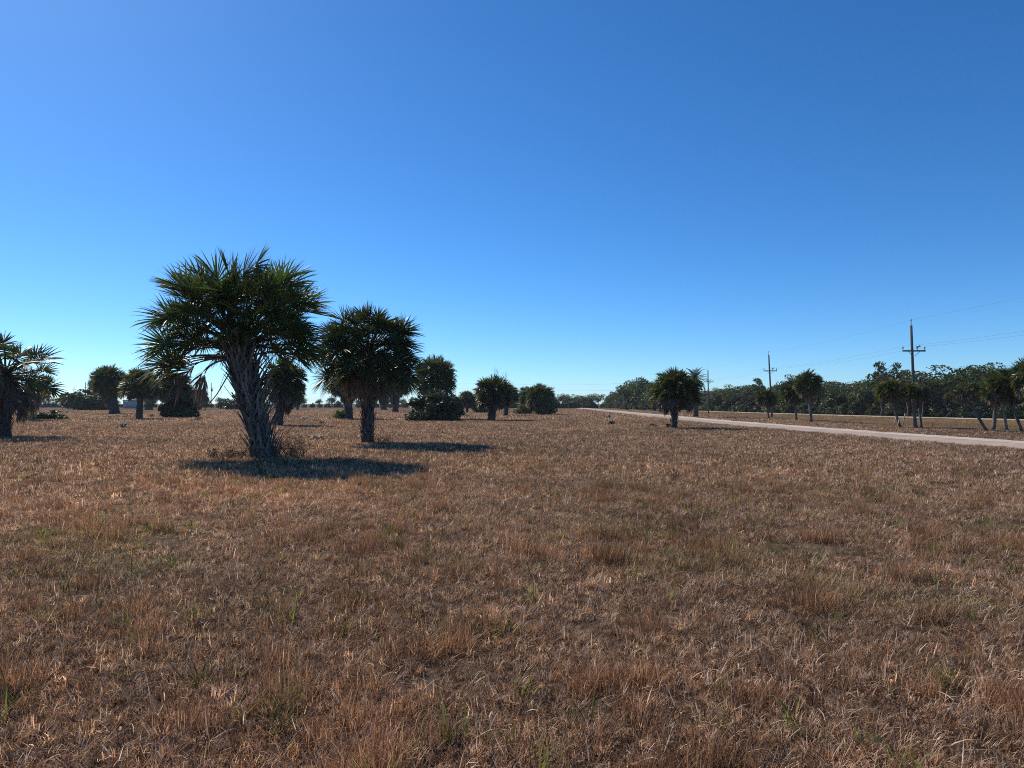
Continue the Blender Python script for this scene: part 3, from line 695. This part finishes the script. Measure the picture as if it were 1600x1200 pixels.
def post(label, x, by, tp, wpx, col, cap=None):
    g = G(x, by); h = M_(by - tp, g[1]); o = thing('marker_post', label, 'post', g, rnd.uniform(-.2, .2), 'posts beside the road')
    mb = MB(); r = M_(wpx, g[1]) / 2; tube(mb, np.array([(0, 0, -.05), (0, 0, h * .5), (0, 0, h * .96), (0, 0, h)]), [r, r, r, r * .6], col, 8); mb.build('shaft', M_WOOD, o)
    if cap: mb = MB(); tube(mb, np.array([(0, 0, h), (0, 0, h + .06)]), [r * 1.2, r * 1.1], cap, 8); mb.build('cap', M_PAINT, o)
post('pale post left of the two brown posts beside the hydrant', 940.5, 653, 643, 1.0, (.6, .55, .5))
post('brown post nearest the pale post beside the hydrant', 942.5, 651, 644.5, .9, (.14, .09, .06))
post('brown post between the pale post and the hydrant', 944.7, 654, 645.5, .9, (.16, .10, .07))
post('pale far post near where the road vanishes', 916.5, 646, 641, .7, (.55, .5, .45))
post('brown far post beside the pale far post', 917.6, 645.5, 641, .7, (.14, .1, .07))
post('brown far post between the far posts and the hydrant', 925.6, 647.5, 642.5, .8, (.15, .1, .07))
post('short black stub post right of the twin palms', 1456.5, 667, 661, 1.2, (.03, .025, .025))
g = G(976, 640.5); sg = thing('street_sign', 'small pale sign board on a thin post beside the farthest pole of the road line', 'sign', g)
mb = MB(); tube(mb, np.array([(0, 0, 0), (0, 0, 2.2)]), .04, (.3, .3, .3), 6); mb.build('post', M_METAL, sg)
mb = MB(); box(mb, (0, -.07, 1.95), (1.0, .03, .28), (.6, .62, .58)); mb.build('board', M_PAINT, sg)
# wooden props of the crooked palm
for (x0, y0), (x1, y1), lab in (((1394, 668.5), (1400, 651), 'pale wooden prop leaning right onto the crooked palm'), ((1401, 669), (1404.5, 655), 'short wooden prop at the right side of the crooked palm'), ((1409, 653), (1414, 632), 'thin pale stick leaning beside the crooked palm')):
    a = G(x0, max(y0, 667)); b = np.array([(x1 - 800) / FPX * a[1], a[1], M_(y0 - y1, a[1])])
    mb = MB(); tube(mb, np.array([(0, 0, -.03), b - a]), .035, (.36, .30, .22), 6); o = mb.build('wooden_prop', M_WOOD); o.location = a; tag(o, lab, 'prop', 'props of the crooked palm')

def fallen(label, x, by, wpx, hpx, tone, seed):
    g = G(x, by); wd = M_(wpx, g[1]); rng = np.random.default_rng(seed)
    mb = MB()
    for q in range(2):
        n = 16; a0 = rng.uniform(-.4, .4) + q * 2.6
        ph = a0 + np.linspace(-1, 1, n) * rng.uniform(.5, .9); L = wd * .55 * rng.uniform(.6, 1.1, n)
        H = M_(hpx, g[1]) * rng.uniform(.7, 1.3, n)
        P = np.stack([np.stack([np.cos(ph) * L * f, np.sin(ph) * L * f, .05 + H * math.sin(f * 2.7) * 1.0 + 0 * L], 1) for f in (0, .35, .7, 1.0)], 1) + rng.normal(0, .02, (n, 4, 3))
        wv = np.stack([-np.sin(ph), np.cos(ph), rng.normal(0, .5, n)], 1)
        strips(mb, P, np.stack([wv * .02, wv * .04, wv * .035, wv * 0], 1), np.array(tone) * rng.uniform(.7, 1.2, (n, 1)))
        st = np.array([np.cos(a0 + math.pi), np.sin(a0 + math.pi), 0]) * wd * .5
        tube(mb, np.array([(0, 0, .08), st * .5 + np.array([0, 0, .16]), st + np.array([0, 0, .05])]), [.025, .03, .045], np.array(tone) * .9, 5)
    o = mb.build('fallen_frond', M_DEAD); o.location = g; return tag(o, label, 'fallen frond', 'fallen dead fronds on the grass')
PT = (.58, .52, .44); BT = (.14, .11, .09)
for a in (('pale curled frond lying between the big leaning palm and the second largest palm', 497, 688, 20, 5, PT, 1), ('pale frond scraps in the shade line behind the big leaning palm', 476, 656, 14, 4, PT, 2), ('small pale frond lying right of the scraps behind the big leaning palm', 503, 662, 9, 3, PT, 3),
          ('dead frond heap with dark stalks on the open field at the left', 193, 669, 20, 6, (.34, .29, .25), 4), ('pale stalk lying left of the broad dark palm foot', 172, 653, 8, 3, PT, 5), ('pale arched frond lying before the broad dark palm', 184, 652, 9, 3, PT, 6), ('thin pale frond lying before the pale shed', 197, 652, 8, 2, (.45, .36, .26), 7),
          ('tan frond lying right of the straight bare trunk', 237, 652, 10, 4, (.42, .33, .22), 8), ('dark and white frond heap right of the palm wrapped in a bush', 310, 657.5, 13, 3, (.4, .34, .28), 9), ('lone white frond at the far left of the field', 105, 646, 6, 3, PT, 10),
          ('dark heap of dead fronds in the grass before the hydrant', 955, 664, 10, 4, BT, 11), ('low brown frond heap left of the wide verge palm', 1020, 667, 12, 3, (.22, .17, .14), 12), ('dark fronds lying at the foot of the wide verge palm', 1044, 668, 10, 4, BT, 13), ('white scrap on the far verge of the road', 1193, 658.5, 4, 2, PT, 14)): fallen(*a)
def stone(label, x, by, wpx, hpx, tone, seed):
    g = G(x, by); rng = np.random.default_rng(seed); a = M_(wpx, g[1]) / 2; h = M_(hpx, g[1])
    th = np.linspace(0, 2 * math.pi, 11)[:-1]; v = []
    for z, s in ((-.05, 1.0), (.35 * h, 1.02), (.8 * h, .8), (h, .4)):
        rr = a * s * (1 + rng.normal(0, .1, 10)); v += [(math.cos(q) * r_, math.sin(q) * r_ * .7, z + rng.normal(0, .02)) for q, r_ in zip(th, rr)]
    f = [(i * 10 + j, i * 10 + (j + 1) % 10, (i + 1) * 10 + (j + 1) % 10, (i + 1) * 10 + j) for i in range(3) for j in range(10)] + [tuple(range(30, 40))]
    mb = MB(); mb.add(v, f, tone); o = mb.build('stone', M_WOOD); o.location = g; tag(o, label, 'stone', 'stones among the leaning palms')
stone('flat pale stone at the foot of the upright thick palm trunk', 1554, 673.5, 9, 2.5, (.33, .29, .25), 1)
stone('small pale stone at the foot of the pale curved palm trunk', 1573.5, 675, 4.5, 2.5, (.5, .46, .42), 2)
stone('low stone left of the rightmost leaning palm trunk', 1587, 674.5, 4, 1.6, (.33, .29, .25), 3)

# dry weeds at the feet of the two big palms
def weeds(label, g, n, h, spread, seed, tone=(.10, .075, .055)):
    rng = np.random.default_rng(seed); mb = MB()
    for k in range(n):
        a = rng.uniform(0, 6.28); q = spread * math.sqrt(rng.random()); b = np.array([math.cos(a) * q, math.sin(a) * q * .6, -.02]); L = h * rng.uniform(.45, 1.1)
        d = nrm(np.array([rng.normal(0, .35), rng.normal(0, .35), 1])); P = limb(rng, b, b + d * L, .03, 5); tube(mb, P, np.linspace(.007, .002, 5), np.array(tone) * rng.uniform(.6, 1.3), 4, False)
        for j in range(3):
            s = P[rng.integers(1, 4)]; e = s + nrm(rng.normal(0, 1, 3) + np.array([0, 0, .7])) * L * .3; tube(mb, np.array([s, (s + e) / 2 + rng.normal(0, .01, 3), e]), [.004, .003, .0015], np.array(tone) * rng.uniform(.6, 1.3), 3, False)
        m = 10; pp = P[rng.integers(1, 5, m)] + rng.normal(0, .04, (m, 3)); dv = nrm(rng.normal(0, 1, (m, 3))); sv = nrm(np.cross(dv, rng.normal(0, 1, (m, 3))))
        strips(mb, np.stack([pp, pp + dv * .03, pp + dv * .06], 1), np.stack([sv * .002, sv * .012, sv * 0], 1), np.array(tone) * rng.uniform(.7, 1.6, (m, 1)))
    o = mb.build('weed_clump', M_DEAD); o.location = g; return tag(o, label, 'weeds', 'dry weeds under the big palms')
weeds('tall dry weeds at the right foot of the big leaning palm', gb + np.array([.75, .1, 0]), 58, .8, .45, 1)
weeds('low dry weeds at the left foot of the big leaning palm', gb + np.array([-.95, -.1, 0]), 70, .40, .85, 2)
weeds('dry weeds at the foot of the second largest palm', g2 + np.array([.45, .1, 0]), 34, .42, .6, 3)

# ------------------------------------------------------------------ the grass
def blades(mb, rng, n, spread, hmin, hmax, lean0, lean1, wid, cols, curl=.6, k=4, cl=1, cr=.014):
    a = rng.uniform(0, 6.28, n); q = spread * np.sqrt(rng.random(n)); b = np.stack([np.cos(a) * q, np.sin(a) * q, np.full(n, -.01)], 1)
    az = rng.uniform(0, 6.28, n); ln = R(1) * rng.uniform(lean0, lean1, n); ci = np.arange(n) // cl
    if cl > 1: b = b[ci * cl] + rng.normal(0, cr, (n, 3)) * np.array([1, 1, 0]); az = az[ci * cl] + rng.normal(0, .45, n); ln = ln[ci * cl] + rng.normal(0, .18, n)
    L = rng.uniform(hmin, hmax, n)
    ax = np.stack([np.cos(az), np.sin(az), 0 * az], 1); P = [b]; e = ln.copy(); cu = rng.normal(curl, curl * .6 + .05, n); W = []
    wv = np.stack([-np.sin(az), np.cos(az), rng.normal(0, .4, n)], 1); wv = nrm(wv)
    prof = np.interp(np.linspace(0, 1, k), [0, .4, 1], [.8, 1, 0])
    sw = rng.normal(0, .25, (n, 3)) * np.array([1, 1, 0])
    for j in range(k):
        W.append(wv * (wid * rng.uniform(.6, 1.4, n) * prof[j] / 2)[:, None])
        if j < k - 1:
            d = ax * np.sin(e)[:, None] + np.array([0, 0, 1.0]) * np.cos(e)[:, None] + sw * (j / k); P.append(P[-1] + nrm(d) * (L / (k - 1))[:, None]); e = e + cu / (k - 1) * (1 + j)
    P = np.stack(P, 1); P[:, :, 2] = np.maximum(P[:, :, 2], -.01 + .012 * np.arange(k))
    cc = (np.array(cols)[rng.integers(0, len(cols), n)] * rng.uniform(.5, 1.45, (n, 1)))[ci * cl] * rng.uniform(.8, 1.2, (n, 1)); strips(mb, P, np.stack(W, 1), cc)
STRAW = [(.47, .315, .175), (.36, .225, .12), (.62, .45, .27), (.24, .135, .07), (.14, .078, .042)]
RED = [(.22, .125, .070), (.30, .182, .105), (.15, .082, .048), (.40, .26, .155)]
PALE = [(.70, .56, .39), (.60, .455, .30), (.78, .65, .48)]
GRN = [(.17, .19, .05), (.13, .16, .05), (.22, .20, .06)]
DULL = [(.060, .040, .029), (.036, .025, .020), (.085, .054, .038)]
tufts = bpy.data.collections.new('grass_tufts')
def add_tuft(i, mb):
    me = mb.mesh('tuft'); me.materials.append(M_GRASS); o = bpy.data.objects.new('tuft_%02d' % i, me); tufts.objects.link(o)
for i in range(4):
    rg = np.random.default_rng(500 + i); mb = MB(); blades(mb, rg, 132, .21, .04, .12, 8, 80, .0032, STRAW * 2 + RED, .9, cl=6); blades(mb, rg, 72, .21, .03, .09, 20, 80, .0045, DULL, .6, cl=4); blades(mb, rg, 60, .23, .03, .11, 15, 80, .0036, PALE, .8, cl=5); blades(mb, rg, 3, .24, .10, .2, 20, 80, .0036, PALE, .7); add_tuft(i, mb)
for i in range(4, 7):
    rg = np.random.default_rng(500 + i); mb = MB(); blades(mb, rg, 120, .11, .10, .25, 0, 26, .0026, RED * 2 + STRAW, .4, 5); blades(mb, rg, 30, .10, .03, .10, 10, 50, .0045, DULL, .4); blades(mb, rg, 24, .15, .06, .14, 25, 70, .004, STRAW, .8); add_tuft(i, mb)
for i in range(7, 9):
    rg = np.random.default_rng(500 + i); mb = MB(); blades(mb, rg, 105, .20, .05, .14, 15, 75, .0036, PALE + STRAW[:3], .9, 5, cl=7); add_tuft(i, mb)
for i in range(9, 11):
    rg = np.random.default_rng(500 + i); mb = MB(); blades(mb, rg, 12, .06, .14, .30, 5, 45, .008, GRN, .4, 5); blades(mb, rg, 16, .10, .08, .18, 10, 60, .004, GRN + STRAW[:1], .6); add_tuft(i, mb)
for i in range(11, 14):
    rg = np.random.default_rng(500 + i); mb = MB(); blades(mb, rg, 56, .36, .05, .14, 8, 65, .008, STRAW * 2 + RED, .6, 3, cl=4, cr=.03); blades(mb, rg, 32, .36, .05, .13, 8, 65, .011, DULL, .6, 3, cl=4, cr=.03); blades(mb, rg, 21, .36, .05, .15, 10, 65, .010, PALE, .5, 3, cl=3, cr=.02); add_tuft(i, mb)
for i in range(14, 16):
    rg = np.random.default_rng(500 + i); mb = MB(); blades(mb, rg, 34, .45, .06, .16, 8, 65, .018, STRAW + PALE, .6, 3); blades(mb, rg, 10, .45, .06, .16, 8, 65, .018, DULL, .6, 3); add_tuft(i, mb)
for i in range(16, 18):      # short green verge grass
    rg = np.random.default_rng(500 + i); mb = MB(); blades(mb, rg, 40, .45, .03, .08, 8, 65, .02, [(.28, .205, .11), (.33, .23, .14), (.23, .172, .085)], .6, 3); add_tuft(i, mb)

rg = np.random.default_rng(77)
PH = rg.uniform(0, 6.28, (40,)); KD = rg.normal(0, 1, (40, 2))
def nz(x, y, lam, o=0):
    s = 0
    for j in range(7): s = s + np.sin((x * KD[o + j, 0] + y * KD[o + j, 1]) * 6.28 / lam + PH[o + j])
    return s / 2.6
def scatter(r0, r1, dens):
    n = int(.5 * (r1 ** 2 - r0 ** 2) * R(98) * dens); r = np.sqrt(rg.uniform(r0 ** 2, r1 ** 2, n)); a = rg.uniform(-R(49), R(49), n); return r * np.sin(a), r * np.cos(a)
X, Y, K, S, T = [], [], [], [], []
for r0, r1, dn, band in ((1.3, 8, 66, 0), (8, 15, 50, 0), (15, 26, 32, 0), (13, 32, 22, 1), (32, 70, 8, 1), (70, 185, 1.7, 2)):
    x, y = scatter(r0, r1, dn); n = len(x)
    nr = road_near(y); onroad = (x > nr + .12) & (x < nr + ROAD_W - .12)
    n2 = road2_near(y); onroad |= (x > n2) & (x < n2 + 3.2)
    verge = x > 28 + nz(x, y, 9, 20)
    a = nz(x, y, 1.3); b = nz(x, y, 1.5, 8); c = nz(x, y, 5.5, 16); big_ = nz(x, y, 22, 24)
    u = rg.random(n)
    if band == 0:
        k = rg.integers(0, 4, n)
        k = np.where((u < .07 + .12 * np.clip(a + .4 * b - .3, -.5, 1.2)), rg.integers(4, 7, n), k)
        k = np.where((u > .93 - .08 * np.clip(c, 0, 1.5)), rg.integers(7, 9, n), k)
        k = np.where((k >= 7) & (np.hypot(x, y) < 4.2), 0, k); gm = (rg.random(n) < .022 + .06 * np.clip(nz(x, y, 4.2, 30) - .3, 0, 1)); k = np.where(gm, rg.integers(9, 11, n), k)
        thin = np.clip(.62 - .55 * b - .25 * a, 0, 1) * .55; keep = rg.random(n) > np.where(b < -1.0, .9, .08)
    elif band == 1: k = rg.integers(11, 14, n); keep = rg.random(n) > .08
    else: k = rg.integers(14, 16, n); keep = np.ones(n, bool)
    k = np.where(verge, rg.integers(16, 18, n), k)
    rr_ = np.hypot(x, y)
    if r1 == 26: keep &= rg.random(n) < (26 - rr_) / 11
    if r0 == 13: keep &= rg.random(n) < np.clip((rr_ - 13) / 12, 0, 1)
    keep &= ~onroad; keep &= (x < n2)
    s = rg.uniform(.75, 1.25, n) * (1.0 if band < 2 else 1.5)
    s = s * np.where((k >= 4) & (k < 7), .9 + .3 * np.clip(a, -.5, 1), 1)
    red = np.clip(.42 + .22 * a + .16 * b + .2 * big_ + .15 * c, 0, 1); br = 1.04 * (1 + .08 * big_ + .08 * c) * rg.uniform(.6, 1.4, n)
    tint = np.stack([br * (1.0 + .01 * red), br * .965 * (1.0 - .05 * red), br * (1.02 - .09 * red), np.ones(n)], 1)
    gp = .5 * np.clip(nz(x, y, 2.6, 12) - .9, 0, .6)[:, None] * (band < 1); tint[:, :3] = tint[:, :3] * (1 - gp * np.array([.35, .02, .35]))
    X.append(x[keep]); Y.append(y[keep]); K.append(k[keep]); S.append(s[keep]); T.append(tint[keep])
X, Y, K, S, T = map(np.concatenate, (X, Y, K, S, T)); n = len(X); print('grass clumps', n, sum(o.get('category') == 'tree' for o in C.objects), sum(o.get('category') == 'bush' for o in C.objects))
me = bpy.data.meshes.new('dry_grass'); me.vertices.add(n); me.vertices.foreach_set('co', np.stack([X, Y, 0 * X], 1).astype(np.float32).ravel())
def attr(nm, ty, arr, key='value'): a = me.attributes.new(nm, ty, 'POINT'); a.data.foreach_set(key, arr.astype(np.int32 if ty == 'INT' else np.float32).ravel())
attr('pick', 'INT', K); attr('size', 'FLOAT', S)
rot = np.stack([rg.normal(0, .06, n), rg.normal(0, .06, n), rg.uniform(0, 6.28, n)], 1); attr('rot', 'FLOAT_VECTOR', rot, 'vector'); attr('tint', 'FLOAT_COLOR', T, 'color')
go = link('dry_grass', me); tag(go, 'knee-deep sea of dry brown grass covering the whole field', 'grass', kind='stuff')
go['label'] = 'dry reddish brown grass covering the whole field up to the road'
gn = bpy.data.node_groups.new('grass_scatter', 'GeometryNodeTree')
gn.interface.new_socket('Geometry', in_out='INPUT', socket_type='NodeSocketGeometry'); gn.interface.new_socket('Geometry', in_out='OUTPUT', socket_type='NodeSocketGeometry')
N = gn.nodes.new; Lk = gn.links.new
gi, goo = N('NodeGroupInput'), N('NodeGroupOutput'); ci = N('GeometryNodeCollectionInfo'); ci.inputs['Collection'].default_value = tufts; ci.inputs['Separate Children'].default_value = True; ci.inputs['Reset Children'].default_value = True
ip = N('GeometryNodeInstanceOnPoints'); ip.inputs['Pick Instance'].default_value = True
def named(nm, ty): q = N('GeometryNodeInputNamedAttribute'); q.data_type = ty; q.inputs['Name'].default_value = nm; return q.outputs['Attribute']
e2r = N('FunctionNodeEulerToRotation'); Lk(named('rot', 'FLOAT_VECTOR'), e2r.inputs[0])
Lk(gi.outputs[0], ip.inputs['Points']); Lk(ci.outputs[0], ip.inputs['Instance']); Lk(named('pick', 'INT'), ip.inputs['Instance Index']); Lk(e2r.outputs[0], ip.inputs['Rotation']); Lk(named('size', 'FLOAT'), ip.inputs['Scale']); Lk(ip.outputs[0], goo.inputs[0])
md = go.modifiers.new('scatter', 'NODES'); md.node_group = gn

# ------------------------------------------------------------------ air
hz_mb = MB(); box(hz_mb, (0, 640, 5.5), (2100, 1600, 13), (1, 1, 1))
hm = bpy.data.materials.new('haze'); hm.use_nodes = True; ht = hm.node_tree; ht.nodes.clear()
ho = ht.nodes.new('ShaderNodeOutputMaterial'); hv = ht.nodes.new('ShaderNodeVolumePrincipled'); hv.inputs['Density'].default_value = .0002; hv.inputs['Color'].default_value = (.86, .93, 1, 1)
ht.links.new(hv.outputs[0], ho.inputs['Volume'])
tag(hz_mb.build('haze', hm), kind='stuff')
